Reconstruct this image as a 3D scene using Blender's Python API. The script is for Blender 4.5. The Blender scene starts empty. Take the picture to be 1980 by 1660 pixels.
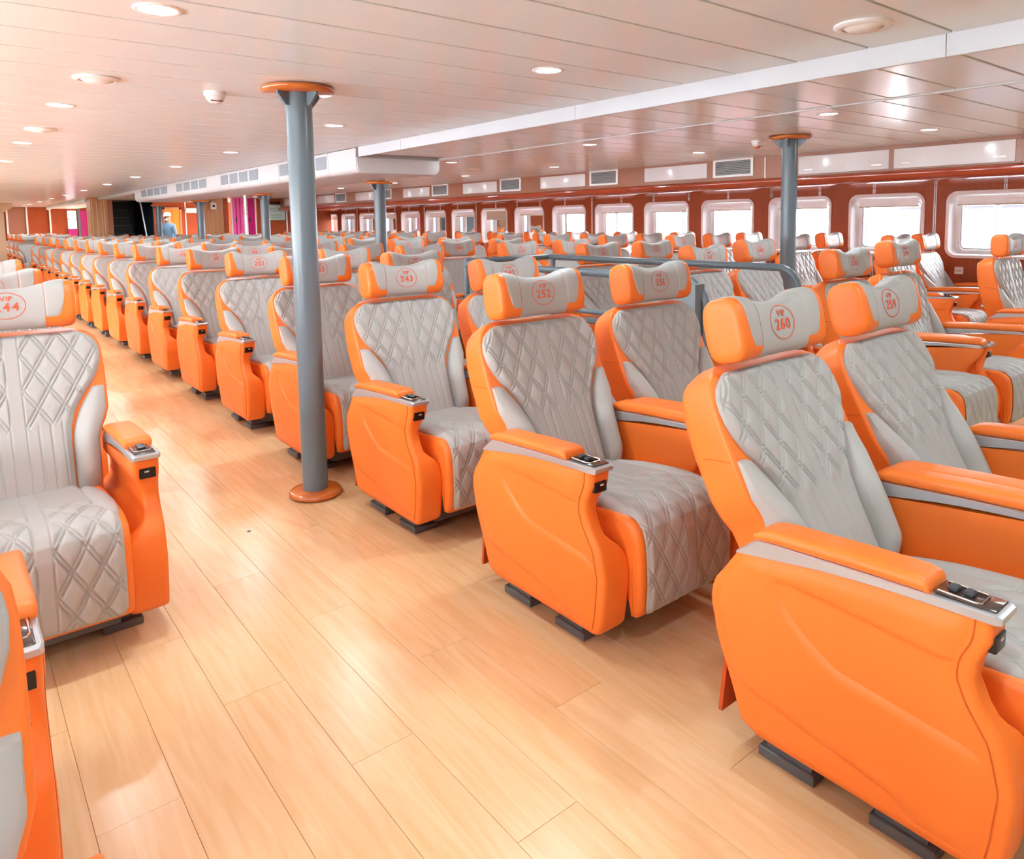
import bpy, bmesh, math, random
import numpy as np
from mathutils import Matrix, Vector
random.seed(7)
SC = bpy.context.scene
COL = SC.collection

# ------------------------------------------------------------------ camera
def setup_camera():
    H = 1.45
    yaw, pitch, roll = [math.radians(a) for a in (39.069, -5.5196, -0.8506)]
    f = Vector((math.sin(yaw)*math.cos(pitch), math.cos(yaw)*math.cos(pitch), math.sin(pitch)))
    r = Vector((math.cos(yaw), -math.sin(yaw), 0)); u = r.cross(f)
    r2 = r*math.cos(roll)+u*math.sin(roll); u2 = u*math.cos(roll)-r*math.sin(roll)
    cam = bpy.data.cameras.new('camera'); o = bpy.data.objects.new('camera', cam); COL.objects.link(o)
    m = Matrix.Identity(4)
    for i in range(3):
        m[i][0] = r2[i]; m[i][1] = u2[i]; m[i][2] = -f[i]
    m[2][3] = H
    o.matrix_world = m
    cam.sensor_fit = 'HORIZONTAL'; cam.sensor_width = 36.0
    cam.lens = 1400.06*36/1980
    cam.shift_x = (990-1021.0)/1980; cam.shift_y = (559.77-830)/1980
    cam.clip_start = .02; cam.clip_end = 300
    SC.camera = o
setup_camera()

# ------------------------------------------------------------------ world and exposure
W = bpy.data.worlds.new('overcast_sky'); SC.world = W; W.use_nodes = True
bg = W.node_tree.nodes['Background']; bg.inputs[0].default_value = (.90, .95, 1.0, 1); bg.inputs[1].default_value = 23.0
SC.view_settings.view_transform = 'Standard'; SC.view_settings.look = 'None'
SC.view_settings.exposure = 0.42; SC.view_settings.gamma = 1.0; SC.view_settings.use_curve_mapping = False
LAMP_W = 10.0

# ------------------------------------------------------------------ materials
def srgb(r, g, b):
    return tuple(((c/255/12.92) if c/255 <= .04045 else ((c/255+.055)/1.055)**2.4) for c in (r, g, b))+(1,)
MATS = {}
def mat(name, col, rough=.5, metal=0.0, bump=None, emis=None, spec=.5, var=None, coat=0):
    m = bpy.data.materials.new(name); m.use_nodes = True; nt = m.node_tree; b = nt.nodes['Principled BSDF']
    b.inputs['Base Color'].default_value = col; b.inputs['Roughness'].default_value = rough; b.inputs['Metallic'].default_value = metal
    b.inputs['Specular IOR Level'].default_value = spec
    b.inputs['Coat Weight'].default_value = coat; b.inputs['Coat Roughness'].default_value = .08
    if emis:
        b.inputs['Emission Color'].default_value = emis[0]; b.inputs['Emission Strength'].default_value = emis[1]
    if bump:
        tc = nt.nodes.new('ShaderNodeTexCoord'); n = nt.nodes.new('ShaderNodeTexNoise'); n.inputs['Scale'].default_value = bump[0]; n.inputs['Detail'].default_value = 3
        bp = nt.nodes.new('ShaderNodeBump'); bp.inputs['Strength'].default_value = bump[1]; bp.inputs['Distance'].default_value = .002
        nt.links.new(tc.outputs['Object'], n.inputs['Vector']); nt.links.new(n.outputs['Fac'], bp.inputs['Height']); nt.links.new(bp.outputs['Normal'], b.inputs['Normal'])
    if var:
        tc = nt.nodes.new('ShaderNodeTexCoord'); n = nt.nodes.new('ShaderNodeTexNoise'); n.inputs['Scale'].default_value = var[0]; n.inputs['Detail'].default_value = 4
        mp = nt.nodes.new('ShaderNodeMapping'); mp.inputs['Scale'].default_value = var[2] if len(var) > 2 else (1, 1, 1)
        rp = nt.nodes.new('ShaderNodeValToRGB'); rp.color_ramp.elements[0].color = var[1]; rp.color_ramp.elements[1].color = col
        rp.color_ramp.elements[0].position = .35; rp.color_ramp.elements[1].position = .65
        nt.links.new(tc.outputs['Object'], mp.inputs['Vector']); nt.links.new(mp.outputs['Vector'], n.inputs['Vector'])
        nt.links.new(n.outputs['Fac'], rp.inputs['Fac']); nt.links.new(rp.outputs['Color'], b.inputs['Base Color'])
    MATS[name] = m
    return m
ORANGE = mat('orange_leather', (.90, .20, .028, 1), .40, bump=(900, .12), spec=.4)
ORANGE2 = mat('orange_fabric', (.55, .075, .008, 1), .75)
SEAMO = mat('orange_seam_thread', (.60, .10, .006, 1), .6)
GREY = mat('grey_leather', (.43, .425, .41, 1), .5, bump=(900, .12), spec=.4)
STITCH = mat('red_stitching', (.80, .10, .035, 1), .6)
ALU = mat('brushed_aluminium', (.56, .59, .63, 1), .3, .6)
CHROME = mat('chrome', (.85, .85, .86, 1), .12, 1)
PLATE = mat('dark_wood_plate', (.06, .035, .03, 1), .15, coat=.5)
SWITCH = mat('charcoal_switch', (.035, .042, .05, 1), .35)
BLACK = mat('black_plastic', (.008, .008, .009, 1), .3)
LED = mat('white_mark', (.7, .7, .7, 1), .4)
STEEL = mat('dark_steel', (.13, .14, .155, 1), .4, .5)
PANELW = mat('glossy_ceiling_laminate', (.82, .89, .935, 1), .2, spec=.5)
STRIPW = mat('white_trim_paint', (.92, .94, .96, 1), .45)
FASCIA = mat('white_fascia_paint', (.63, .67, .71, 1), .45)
GAPM = mat('joint_shadow_gap', (.26, .21, .18, 1), .7)
PAINT = mat('blue_grey_paint', (.135, .185, .22, 1), .28, spec=.5, bump=(60, .08))
VARN = mat('varnished_orange_wood', (.72, .20, .025, 1), .18, var=(6, (.5, .12, .015, 1), (1, 1, 6)), coat=.6)
MAHOG = mat('mahogany_panel', (.38, .080, .025, 1), .5, var=(3, (.33, .066, .02, 1), (1, 8, 1)), spec=.3)
MAHOGG = mat('glossy_mahogany', (.36, .05, .016, 1), .12, coat=.6)
BULK = mat('brown_bulkhead_laminate', (.37, .16, .095, 1), .35)
FRAMEW = mat('window_surround_plastic', (.86, .80, .79, 1), .55)
TUNNEL = mat('window_reveal_white', (.92, .93, .95, 1), .55)
SEAL = mat('pale_rubber_seal', (.55, .6, .64, 1), .5)
BEIGE = mat('beige_blind_fabric', (.62, .5, .38, 1), .8)
WHITEP = mat('white_gloss_panel', (.80, .78, .80, 1), .15)
LOUVRE = mat('grey_louvre', (.36, .37, .39, 1), .4)
DARKIN = mat('dark_duct_inside', (.02, .02, .022, 1), .8)
DUCTG = mat('blue_grey_filter_mesh', (.27, .31, .36, 1), .6)
DUCTW = mat('white_duct_casing', (.64, .66, .69, 1), .4)
NAVY = mat('navy_stair_paint', (.018, .05, .075, 1), .35)
WOODL = mat('light_wood_panel', (.62, .33, .17, 1), .35, var=(4, (.52, .26, .12, 1), (3, 3, .3)))
PINK = mat('pink_film', (.95, .16, .50, 1), .25); MAGENTA = mat('magenta_film', (.70, .012, .20, 1), .25); PURPLE = mat('purple_film', (.42, .02, .22, 1), .3)
TEAL = mat('pale_teal_panel', (.50, .78, .74, 1), .4)
DOORO = mat('orange_door', (.85, .33, .03, 1), .4)
CREAM = mat('cream_paint', (.72, .55, .38, 1), .5)
GREEN = mat('dark_red_plastic', (.5, .01, .01, 1), .4)
QUAY = mat('quay_concrete', (.65, .65, .66, 1), .8); QPINK = mat('pink_container_paint', (.10, .055, .062, 1), .6); QBLUE = mat('pale_blue_hull', (.22, .25, .27, 1), .6)
QPOST = mat('fence_post_grey', (.022, .025, .030, 1), .6); FOL = mat('distant_foliage', (.25, .42, .25, 1), .9)
SHIRT = mat('blue_shirt', (.22, .36, .52, 1), .8); SKIN = mat('skin', (.50, .27, .18, 1), .55); TROUS = mat('dark_trousers', (.03, .03, .045, 1), .8)
CAPM = mat('white_cap', (.8, .8, .82, 1), .7)
LENS = mat('downlight_lens', (1, 1, 1, 1), .5, emis=((.95, .98, 1, 1), 9.0))

def floor_material():
    m = bpy.data.materials.new('oak_plank_laminate'); m.use_nodes = True; nt = m.node_tree; b = nt.nodes['Principled BSDF']; L = nt.links.new
    geo = nt.nodes.new('ShaderNodeNewGeometry'); sep = nt.nodes.new('ShaderNodeSeparateXYZ'); L(geo.outputs['Position'], sep.inputs[0])
    def math_(op, a, bb=None):
        n = nt.nodes.new('ShaderNodeMath'); n.operation = op
        for i, v in enumerate((a, bb)):
            if v is None: continue
            if isinstance(v, (int, float)): n.inputs[i].default_value = v
            else: L(v, n.inputs[i])
        return n.outputs[0]
    ix = math_('FLOOR', math_('DIVIDE', math_('ADD', sep.outputs[0], 50.0*PW), PW))
    off = math_('MULTIPLY', math_('FRACT', math_('MULTIPLY', ix, .381966)), PL)
    iy = math_('FLOOR', math_('DIVIDE', math_('ADD', sep.outputs[1], off), PL))
    cmb = nt.nodes.new('ShaderNodeCombineXYZ'); L(ix, cmb.inputs[0]); L(iy, cmb.inputs[1])
    wn = nt.nodes.new('ShaderNodeTexWhiteNoise'); wn.noise_dimensions = '2D'; L(cmb.outputs[0], wn.inputs['Vector'])
    # grain
    mp = nt.nodes.new('ShaderNodeMapping'); mp.inputs['Scale'].default_value = (14, 1.1, 1); L(geo.outputs['Position'], mp.inputs['Vector'])
    ad = nt.nodes.new('ShaderNodeVectorMath'); ad.operation = 'ADD'; L(mp.outputs[0], ad.inputs[0])
    sc = nt.nodes.new('ShaderNodeVectorMath'); sc.operation = 'SCALE'; sc.inputs['Scale'].default_value = 37.0; L(wn.outputs['Color'], sc.inputs[0]); L(sc.outputs[0], ad.inputs[1])
    no = nt.nodes.new('ShaderNodeTexNoise'); no.inputs['Scale'].default_value = 1.6; no.inputs['Detail'].default_value = 5; no.inputs['Distortion'].default_value = 1.6; L(ad.outputs[0], no.inputs['Vector'])
    rp = nt.nodes.new('ShaderNodeValToRGB'); e = rp.color_ramp.elements
    e[0].position = .25; e[0].color = (.70, .415, .195, 1); e[1].position = .75; e[1].color = (.83, .58, .345, 1)
    fac = math_('ADD', math_('MULTIPLY', no.outputs['Fac'], .75), math_('MULTIPLY', wn.outputs['Value'], .16))
    L(fac, rp.inputs['Fac']); L(rp.outputs['Color'], b.inputs['Base Color'])
    b.inputs['Roughness'].default_value = .27; b.inputs['Specular IOR Level'].default_value = .5
    MATS['floor'] = m
    return m
PW, PL = .19, 1.25
FLOORM = floor_material()
SUBF = mat('plank_joint', (.55, .33, .16, 1), .7)

def glass_material():
    m = bpy.data.materials.new('window_glass'); m.use_nodes = True; nt = m.node_tree; nt.nodes.clear(); L = nt.links.new
    o = nt.nodes.new('ShaderNodeOutputMaterial'); mx = nt.nodes.new('ShaderNodeMixShader'); t = nt.nodes.new('ShaderNodeBsdfTransparent'); g = nt.nodes.new('ShaderNodeBsdfGlossy')
    g.inputs['Roughness'].default_value = .02; t.inputs[0].default_value = (.95, .97, .97, 1)
    fr = nt.nodes.new('ShaderNodeFresnel'); fr.inputs[0].default_value = 1.35
    L(fr.outputs[0], mx.inputs[0]); L(t.outputs[0], mx.inputs[1]); L(g.outputs[0], mx.inputs[2]); L(mx.outputs[0], o.inputs[0])
    return m
GLASS = glass_material()

# ------------------------------------------------------------------ mesh helpers
class MB:
    def __init__(s): s.v = []; s.f = []; s.m = []
    def add(s, verts, faces, mi=0):
        o = len(s.v); s.v += [tuple(map(float, p)) for p in verts]; s.f += [tuple(i+o for i in q) for q in faces]; s.m += [mi]*len(faces); return s
    def box(s, x0, x1, y0, y1, z0, z1, mi=0, bev=0):
        if bev:
            n = 3; ring = []
            def rr(ins): return rrect(x0+ins, x1-ins, y0+ins, y1-ins, max(bev*.9-ins*.5, .0006), 2)
            secs = [[(x, y, z0) for x, y in rr(bev)], [(x, y, z0+bev) for x, y in rr(0)], [(x, y, z1-bev) for x, y in rr(0)], [(x, y, z1) for x, y in rr(bev)]]
            return s.loft(secs, mi=mi)
        v = [(x, y, z) for z in (z0, z1) for y in (y0, y1) for x in (x0, x1)]
        return s.add(v, [(0, 2, 3, 1), (4, 5, 7, 6), (0, 1, 5, 4), (2, 6, 7, 3), (0, 4, 6, 2), (1, 3, 7, 5)], mi)
    def loft(s, secs, mi=0, cap=True, closed=True):
        n = len(secs[0]); v = [p for r in secs for p in r]; f = []
        for i in range(len(secs)-1):
            for j in range(n if closed else n-1):
                a = i*n+j; b = i*n+(j+1) % n; f.append((a, b, b+n, a+n))
        if cap: f.append(tuple(range(n))[::-1]); f.append(tuple(range((len(secs)-1)*n, len(secs)*n)))
        return s.add(v, f, mi)
    def grid(s, P, mi=0):
        nu, nv = len(P), len(P[0]); v = [p for r in P for p in r]
        f = [(i*nv+j, i*nv+j+1, (i+1)*nv+j+1, (i+1)*nv+j) for i in range(nu-1) for j in range(nv-1)]
        return s.add(v, f, mi)
    def tube(s, pts, r, n=10, mi=0, cap=True):
        secs = []; pts = [Vector(p) for p in pts]
        up = Vector((0, 0, 1))
        for i, p in enumerate(pts):
            t = (pts[min(i+1, len(pts)-1)]-pts[max(i-1, 0)]).normalized()
            a = up if abs(t.dot(up)) < .95 else Vector((1, 0, 0))
            if i == 0: n1 = t.cross(a).normalized()
            else: n1 = (n1-t*n1.dot(t)).normalized()
            n2 = t.cross(n1); rr = r[i] if isinstance(r, (list, tuple)) else r
            secs.append([tuple(p+n1*rr*math.cos(2*math.pi*k/n)+n2*rr*math.sin(2*math.pi*k/n)) for k in range(n)])
        return s.loft(secs, mi, cap)
    def cyl(s, cx, cy, z0, z1, r0, r1=None, n=32, mi=0):
        r1 = r0 if r1 is None else r1
        return s.loft([[(cx+r*math.cos(2*math.pi*k/n), cy+r*math.sin(2*math.pi*k/n), z) for k in range(n)] for z, r in ((z0, r0), (z1, r1))], mi)
    def lathe(s, cx, cy, prof, n=40, mi=0, cap=True):
        return s.loft([[(cx+r*math.cos(2*math.pi*k/n), cy+r*math.sin(2*math.pi*k/n), z) for k in range(n)] for r, z in prof], mi, cap)
    def mesh(s, name, mats, smooth=True, flip=False, angle=40):
        me = bpy.data.meshes.new(name); me.from_pydata(s.v, [], [q[::-1] for q in s.f] if flip else s.f)
        for m in (mats if isinstance(mats, (list, tuple)) else [mats]): me.materials.append(m)
        if any(s.m): me.polygons.foreach_set('material_index', s.m)
        bm = bmesh.new(); bm.from_mesh(me); bmesh.ops.recalc_face_normals(bm, faces=bm.faces) if not getattr(s, 'open_', False) else None
        bm.to_mesh(me); bm.free()
        if smooth:
            me.polygons.foreach_set('use_smooth', [True]*len(me.polygons)); me.set_sharp_from_angle(angle=math.radians(angle))
        me.update(); return me
def rrect(x0, x1, y0, y1, r, n=4):
    r = min(r, abs(x1-x0)/2-1e-4, abs(y1-y0)/2-1e-4); out = []
    for cx, cy, a0 in ((x1-r, y1-r, 0), (x0+r, y1-r, 90), (x0+r, y0+r, 180), (x1-r, y0+r, 270)):
        for k in range(n+1):
            a = math.radians(a0+90*k/n); out.append((cx+r*math.cos(a), cy+r*math.sin(a)))
    return out
def link(name, me, parent=None, loc=None):
    o = bpy.data.objects.new(name, me); COL.objects.link(o)
    if parent: o.parent = parent
    if loc: o.location = loc
    return o
def tag(o, label=None, cat=None, group=None, kind=None):
    if label: o['label'] = label
    if cat: o['category'] = cat
    if group: o['group'] = group
    if kind: o['kind'] = kind
    return o
def empty(name, loc=(0, 0, 0)):
    o = bpy.data.objects.new(name, None); COL.objects.link(o); o.location = loc; o.empty_display_size = .1; return o
def boxobj(name, m, b, parent=None, bev=0):
    return link(name, MB().box(*b, bev=bev).mesh(name, m, smooth=bool(bev)), parent)
def interp(x, pts):
    xs = [p[0] for p in pts]; ys = [p[1] for p in pts]
    return float(np.interp(x, xs, ys))
def sstep(a, b, x):
    t = np.clip((x-a)/(b-a), 0, 1); return t*t*(3-2*t)

# ------------------------------------------------------------------ room shell
CZ = 2.138; XW = 9.0; XL = -2.75; XB = 7.5; YN = -4.5; YF = 31.0
def build_floor():
    fl = link('floor', MB().box(XL-.3, XW+.3, YN, YF, -.25, -.0032).mesh('floor', SUBF, smooth=False)); tag(fl, 'light oak laminate plank floor of the cabin', 'floor', kind='structure')
    base = {}
    rest = MB(); near = []
    for i in range(int((XL+50*PW)/PW)-1, int((XW+50*PW)/PW)+1):
        x0 = i*PW-50*PW; off = ((i*.381966) % 1)*PL
        if x0+PW < XL or x0 > XW: continue
        j0 = int((YN+off)//PL); j1 = int((YF+off)//PL)+1
        for j in range(j0, j1):
            y0 = j*PL-off; y1 = y0+PL
            if y1 > YF or y0 < YN: continue
            cx, cy = x0+PW/2, y0+PL/2
            vis = cy > .3 and -.9 < cx < 2.0 and (cx > -.6 or cy < 3.5)
            if vis and cy < 9.5: near.append((math.hypot(cx, cy), cx, cy))
            else: rest.box(x0+.0008, x0+PW-.0008, y0+.0008, y1-.0008, -.003, 0)
    near.sort()
    me = MB().box(-PW/2+.0005, PW/2-.0005, -PL/2+.0005, PL/2-.0005, -.003, 0, bev=.0006).mesh('plank', FLOORM, smooth=False)
    for k, (d, cx, cy) in enumerate(near):
        if k < 280: link('plank', me, fl, (cx, cy, 0))
        else: rest.box(cx-PW/2+.0008, cx+PW/2-.0008, cy-PL/2+.0008, cy+PL/2-.0008, -.003, 0)
    o = link('plank_field', rest.mesh('plank_field', FLOORM, smooth=False), fl); o['kind'] = 'stuff'
build_floor()

SX1, SX3, CZ2 = 3.07, 3.95, 2.058
def panel_run(parent, x0, x1, pit, off, zc, yend=YF):
    g = .007; me = MB().box(x0, x1, -pit/2+g, pit/2-g, 0, .012, bev=.002).mesh('ceiling_panel', PANELW, smooth=False)
    rest = MB(); k0 = int((YN-off)/pit)+1
    for k in range(k0, int((YF-off)/pit)):
        yc = off+pit*(k+.5)
        if yc+pit/2 > yend: continue
        if .2 < yc < 14: link('ceiling_panel', me, parent, (0, yc, zc))
        else: rest.box(x0, x1, yc-pit/2+g, yc+pit/2-g, zc, zc+.012)
    o = link('ceiling_panel_field', rest.mesh('ceiling_panel_field', PANELW, smooth=False), parent); o['kind'] = 'stuff'
def build_ceiling():
    ce = link('ceiling', MB().box(XL-.3, XW+.3, YN, YF, CZ+.014, CZ+.2).mesh('ceiling', GAPM, smooth=False)); tag(ce, 'glossy pale ceiling of long laminate panels', 'ceiling', kind='structure')
    panel_run(ce, XL, SX1, .322625, 3.110685, CZ); panel_run(ce, SX3+.022, XW, .325235, 2.45572, CZ)
    # the dropped run of ceiling in the middle with its white fascia boards
    so = link('trim_2', MB().box(SX1+.022, SX3-.005, YN, 6.24, CZ2+.014, CZ+.013).mesh('soffit_core', GAPM, smooth=False)); tag(so, 'dropped strip of ceiling with a white fascia board above the aisle block', 'ceiling strip', kind='structure')
    panel_run(so, SX1+.022, SX3-.002, .322625, 3.4197, CZ2, 6.25)
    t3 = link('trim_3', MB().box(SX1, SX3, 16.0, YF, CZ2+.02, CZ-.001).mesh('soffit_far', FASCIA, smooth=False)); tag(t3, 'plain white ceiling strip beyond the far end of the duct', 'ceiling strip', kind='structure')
    for y0, y1 in ((YN, 1.2), (1.203, 3.3), (3.303, 5.45), (5.453, 6.24)):
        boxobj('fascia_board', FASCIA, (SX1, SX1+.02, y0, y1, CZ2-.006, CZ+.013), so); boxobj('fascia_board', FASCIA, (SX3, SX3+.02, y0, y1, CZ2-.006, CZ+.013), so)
build_ceiling()

# ---- window wall
def window_wall(side):
    s = 1 if side == 'right' else -1; X = XW if s > 0 else XL
    wall = empty('wall_'+side, (X, 0, 0)); tag(wall, 'mahogany laminate window wall on the %s' % ('window side' if s > 0 else 'near side behind the camera'), 'wall', kind='structure')
    zb, zt, wd, pit = (.945, 1.70, .915, 1.1465) if s > 0 else (.70, 1.72, 1.0, 1.1465); nwin = 18 if s > 0 else 12; yfirst = 3.45-wd/2-2*pit  # unseen left windows made larger to let more daylight onto the seats
    N = 7; ZU = 1.78 if s > 0 else 1.80
    def ring(hw, z0, z1, r, x): return [(x, a, b) for a, b in rrect(-hw, hw, z0, z1, r, N)]
    # wall panel with a rounded hole
    hole = ring(wd/2-.012, zb+.012, zt-.012, .11, 0); cz = (zb+zt)/2
    def radial(y0, y1, z0, z1):
        out = []
        for (_, a, b) in hole:
            dy, dz = a, b-cz; t = min(((y1 if dy > 0 else y0)/dy) if abs(dy) > 1e-6 else 1e9, (((z1-cz) if dz > 0 else (z0-cz))/dz) if abs(dz) > 1e-6 else 1e9)
            out.append((0, dy*t, cz+dz*t))
        # snap the nearest points to the corners
        for cy, c2 in ((y0, z0), (y0, z1), (y1, z0), (y1, z1)):
            i = min(range(len(out)), key=lambda q: (out[q][1]-cy)**2+(out[q][2]-c2)**2); out[i] = (0, cy, c2)
        return out
    mb = MB(); outer = radial(-pit/2, pit/2, .0, ZU)
    mb.loft([outer, hole, [(s*.05, a, b) for _, a, b in hole], [(s*.05, a, b) for _, a, b in outer]], cap=False)
    pm = mb.mesh('wall_panel', MAHOG, angle=30)
    fl = MB(); o1 = ring(wd/2, zb, zt, .12, -s*.012); i1 = ring(wd/2-.032, zb+.032, zt-.032, .09, -s*.014); b1 = ring(wd/2, zb, zt, .12, 0); i0 = ring(wd/2-.034, zb+.034, zt-.034, .09, 0)
    fl.loft([b1, o1, i1, i0], cap=False); fm = fl.mesh('surround', FRAMEW, angle=35)
    tu = MB(); a = ring(wd/2-.033, zb+.033, zt-.033, .09, -s*.002); b = ring(wd/2-.06, zb+.05, zt-.05, .08, s*.15); c = ring(wd/2-.095, zb+.085, zt-.085, .06, s*.155); d = ring(wd/2-.1, zb+.09, zt-.09, .06, s*.19)
    tu.loft([a, b, c, d], cap=False); tm = tu.mesh('reveal', TUNNEL, angle=30)
    se = MB(); se.loft([ring(wd/2-.098, zb+.088, zt-.088, .06, s*.158), ring(wd/2-.098, zb+.088, zt-.088, .06, s*.150), ring(wd/2-.115, zb+.105, zt-.105, .05, s*.150), ring(wd/2-.115, zb+.105, zt-.105, .05, s*.16)], cap=False)
    sm = se.mesh('seal', SEAL, angle=30)
    gl = MB(); g = ring(wd/2-.1, zb+.09, zt-.09, .06, s*.185); gl.add(g, [tuple(range(len(g)))]); gl.open_ = True; gm = gl.mesh('pane', GLASS, smooth=False)
    bl = MB().box(*sorted((s*.055, s*.085)), -wd/2+.1, wd/2-.1, zt-.165, zt-.15).mesh('blind_bar', BEIGE, smooth=False)
    bf = MB().box(*sorted((s*.066, s*.070)), -wd/2+.1, wd/2-.1, zt-.15, zt-.055).mesh('blind', TUNNEL, smooth=False)
    bf2 = MB().box(*sorted((s*.066, s*.070)), -wd/2+.1, wd/2-.1, zt-.23, zt-.055).mesh('blind', BEIGE, smooth=False)
    bl2 = MB().box(*sorted((s*.055, s*.085)), -wd/2+.1, wd/2-.1, zt-.245, zt-.23).mesh('blind_bar', ALU, smooth=False)
    n = 0
    for i in range(nwin):
        y = yfirst+pit*i; link('wall_panel', pm, wall, (0, y, 0)); n += 1
        w = empty('window_%d' % (n if s > 0 else n+40), (X, y, 0)); low = (s > 0 and i == 10)
        tag(w, 'white rounded ship window with a beige roller blind pulled part way down' if low else ('white rounded ship window in the mahogany wall along the seats' if s > 0 else 'unseen rounded ship window in the wall behind the camera, enlarged for more daylight'), 'window', None if low else ('windows along the mahogany wall' if s > 0 else 'windows behind the camera'), 'structure')
        link('surround', fm, w); link('reveal', tm, w); link('seal', sm, w); link('pane', gm, w)
        link('blind', bf2 if low else bf, w); link('blind_bar', bl2 if low else bl, w)
    y0 = yfirst-pit/2; y1 = yfirst+pit*(nwin-.5)
    if y0 > YN: link('wall_panel', MB().box(*sorted((0, s*.05)), YN, y0, 0, ZU).mesh('wall_panel', MAHOG, smooth=False), wall)
    ye = 20.3 if s > 0 else YF
    if y1 < ye: link('wall_panel', MB().box(*sorted((0, s*.05)), y1, ye, 0, ZU).mesh('wall_panel', MAHOG, smooth=False), wall)
    link('upper_board', MB().box(*sorted((0, s*.05)), YN, YF, ZU, CZ+.014).mesh('upper_board', MAHOG, smooth=False), wall)
    if s > 0:
        # panel joint trims every .711 m, interrupted by the windows
        spans = [(yfirst+pit*i-wd/2-.005, yfirst+pit*i+wd/2+.005) for i in range(nwin)]
        for k in range(-2, 24):
            y = 2.862+.7107*k
            if y > 20.2: continue
            inw = any(a < y < b for a, b in spans)
            for z0, z1 in (((.1, zb-.005), (zt+.005, 1.762)) if inw else ((.1, 1.762),)):
                t = link('panel_trim', MB().box(-.006, 0, -.015, -.005, z0, z1).box(-.006, 0, .005, .015, z0, z1).box(-.002, 0, -.005, .005, z0, z1, mi=1).mesh('panel_trim', [STRIPW, BLACK], smooth=False), wall, (0, y, 0))
        for y, z in ((3.29, .80), (8.6, .80)):
            so = empty('wall_socket', (XW, y, z)); tag(so, 'pale pink socket plate low on the mahogany wall' if y < 5 else 'pale socket plate far along the mahogany wall', 'socket')
            link('plate', MB().box(-.010, 0, -.045, .045, -.04, .04, bev=.003).mesh('plate', FRAMEW), so); link('rocker', MB().box(-.013, -.009, -.03, .03, -.012, .012).mesh('rocker', BEIGE, smooth=False), so)
        tag(link('baseboard_right', MB().box(XW-.012, XW, YN, 20.2, 0, .09).mesh('baseboard', MAHOGG, smooth=False)), 'glossy mahogany skirting below the windows', 'baseboard', kind='structure')
window_wall('right'); window_wall('left')

def build_bulkhead():
    b = empty('trim_1', (XB, 0, 0)); tag(b, 'boxed-in overhead bulkhead above the windows with mahogany cornice', 'bulkhead', kind='structure')
    link('face_board', MB().box(0, .05, YN, 20.2, 1.87, CZ+.012).mesh('face_board', BULK, smooth=False), b)
    # cornice bullnose and glossy soffit
    prof = [(.0, 1.885), (-.03, 1.885), (-.055, 1.872), (-.062, 1.85), (-.055, 1.825), (-.03, 1.80), (.02, 1.782), (.10, 1.772), (.2, 1.768), (.2, 1.80), (.0, 1.86)]
    link('cornice', MB().loft([[(x, y, z) for x, z in prof] for y in (YN, 4, 12, 20.2)]).mesh('cornice', MAHOGG, angle=40), b)
    link('soffit', MB().box(.15, XW-XB, YN, 20.2, 1.766, 1.79).mesh('soffit', MAHOGG, smooth=False), b)
    def panel(y0, y1, z0=1.932, z1=2.115, handles=False):
        t = link('bulkhead_panel', MB().box(-.008, 0, y0, y1, z0, z1, bev=.003).mesh('bulkhead_panel', WHITEP), b)
        if handles:
            for y in (y0+.12, y1-.12): link('latch', MB().box(-.012, -.008, y-.05, y+.05, z0+.045, z0+.052).mesh('latch', CHROME, smooth=False), t)
    panel(2.32, 3.38, 1.905, 2.10, True); panel(3.43, 4.42, 1.905, 2.10, True)
    for z in (1.895, 2.11): link('frame_batten', MB().box(-.012, 0, 2.27, 4.46, z-.008, z+.008).mesh('frame_batten', BULK, smooth=False), b)
    link('joint_trim', MB().box(-.006, 0, 4.835, 4.85, 1.89, 2.13).mesh('joint_trim', STRIPW, smooth=False), b); link('joint_trim', MB().box(-.006, 0, 14.36, 14.375, 1.89, 2.13).mesh('joint_trim', STRIPW, smooth=False), b)
    sl = MB().box(-.012, -.004, -.255, .255, -.004, .004).mesh('slat', LOUVRE, smooth=False)
    for v in sl.vertices: v.co.z += (v.co.x+.008)*1.0
    fr = MB().box(-.014, 0, -.285, -.25, -.108, .108).box(-.014, 0, .25, .285, -.108, .108).box(-.014, 0, -.25, .25, .082, .108).box(-.014, 0, -.25, .25, -.108, -.082).mesh('vent_frame', STRIPW, smooth=False)
    bk = MB().box(-.002, 0, -.25, .25, -.082, .082).mesh('vent_back', DARKIN, smooth=False)
    for k in range(-1, 7):
        y0 = 5.0+2.19*k
        if k >= 0:
            panel(y0+.66, y0+1.69)
            g = empty('air_grille', (XB, y0+.28, 2.035)); tag(g, 'white louvred air grille in the overhead bulkhead, %s past the near joint trim' % ['first', 'second', 'third', 'fourth', 'fifth', 'sixth', 'seventh'][k], 'air grille', 'air grilles along the overhead bulkhead')
            link('vent_frame', fr, g); link('vent_back', bk, g)
            for q in range(8): link('slat', sl, g, (0, 0, -.07+.02*q))
build_bulkhead()

def wallbox(name, m, b, label):
    return tag(boxobj(name, m, b), label, 'wall', kind='structure')
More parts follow.
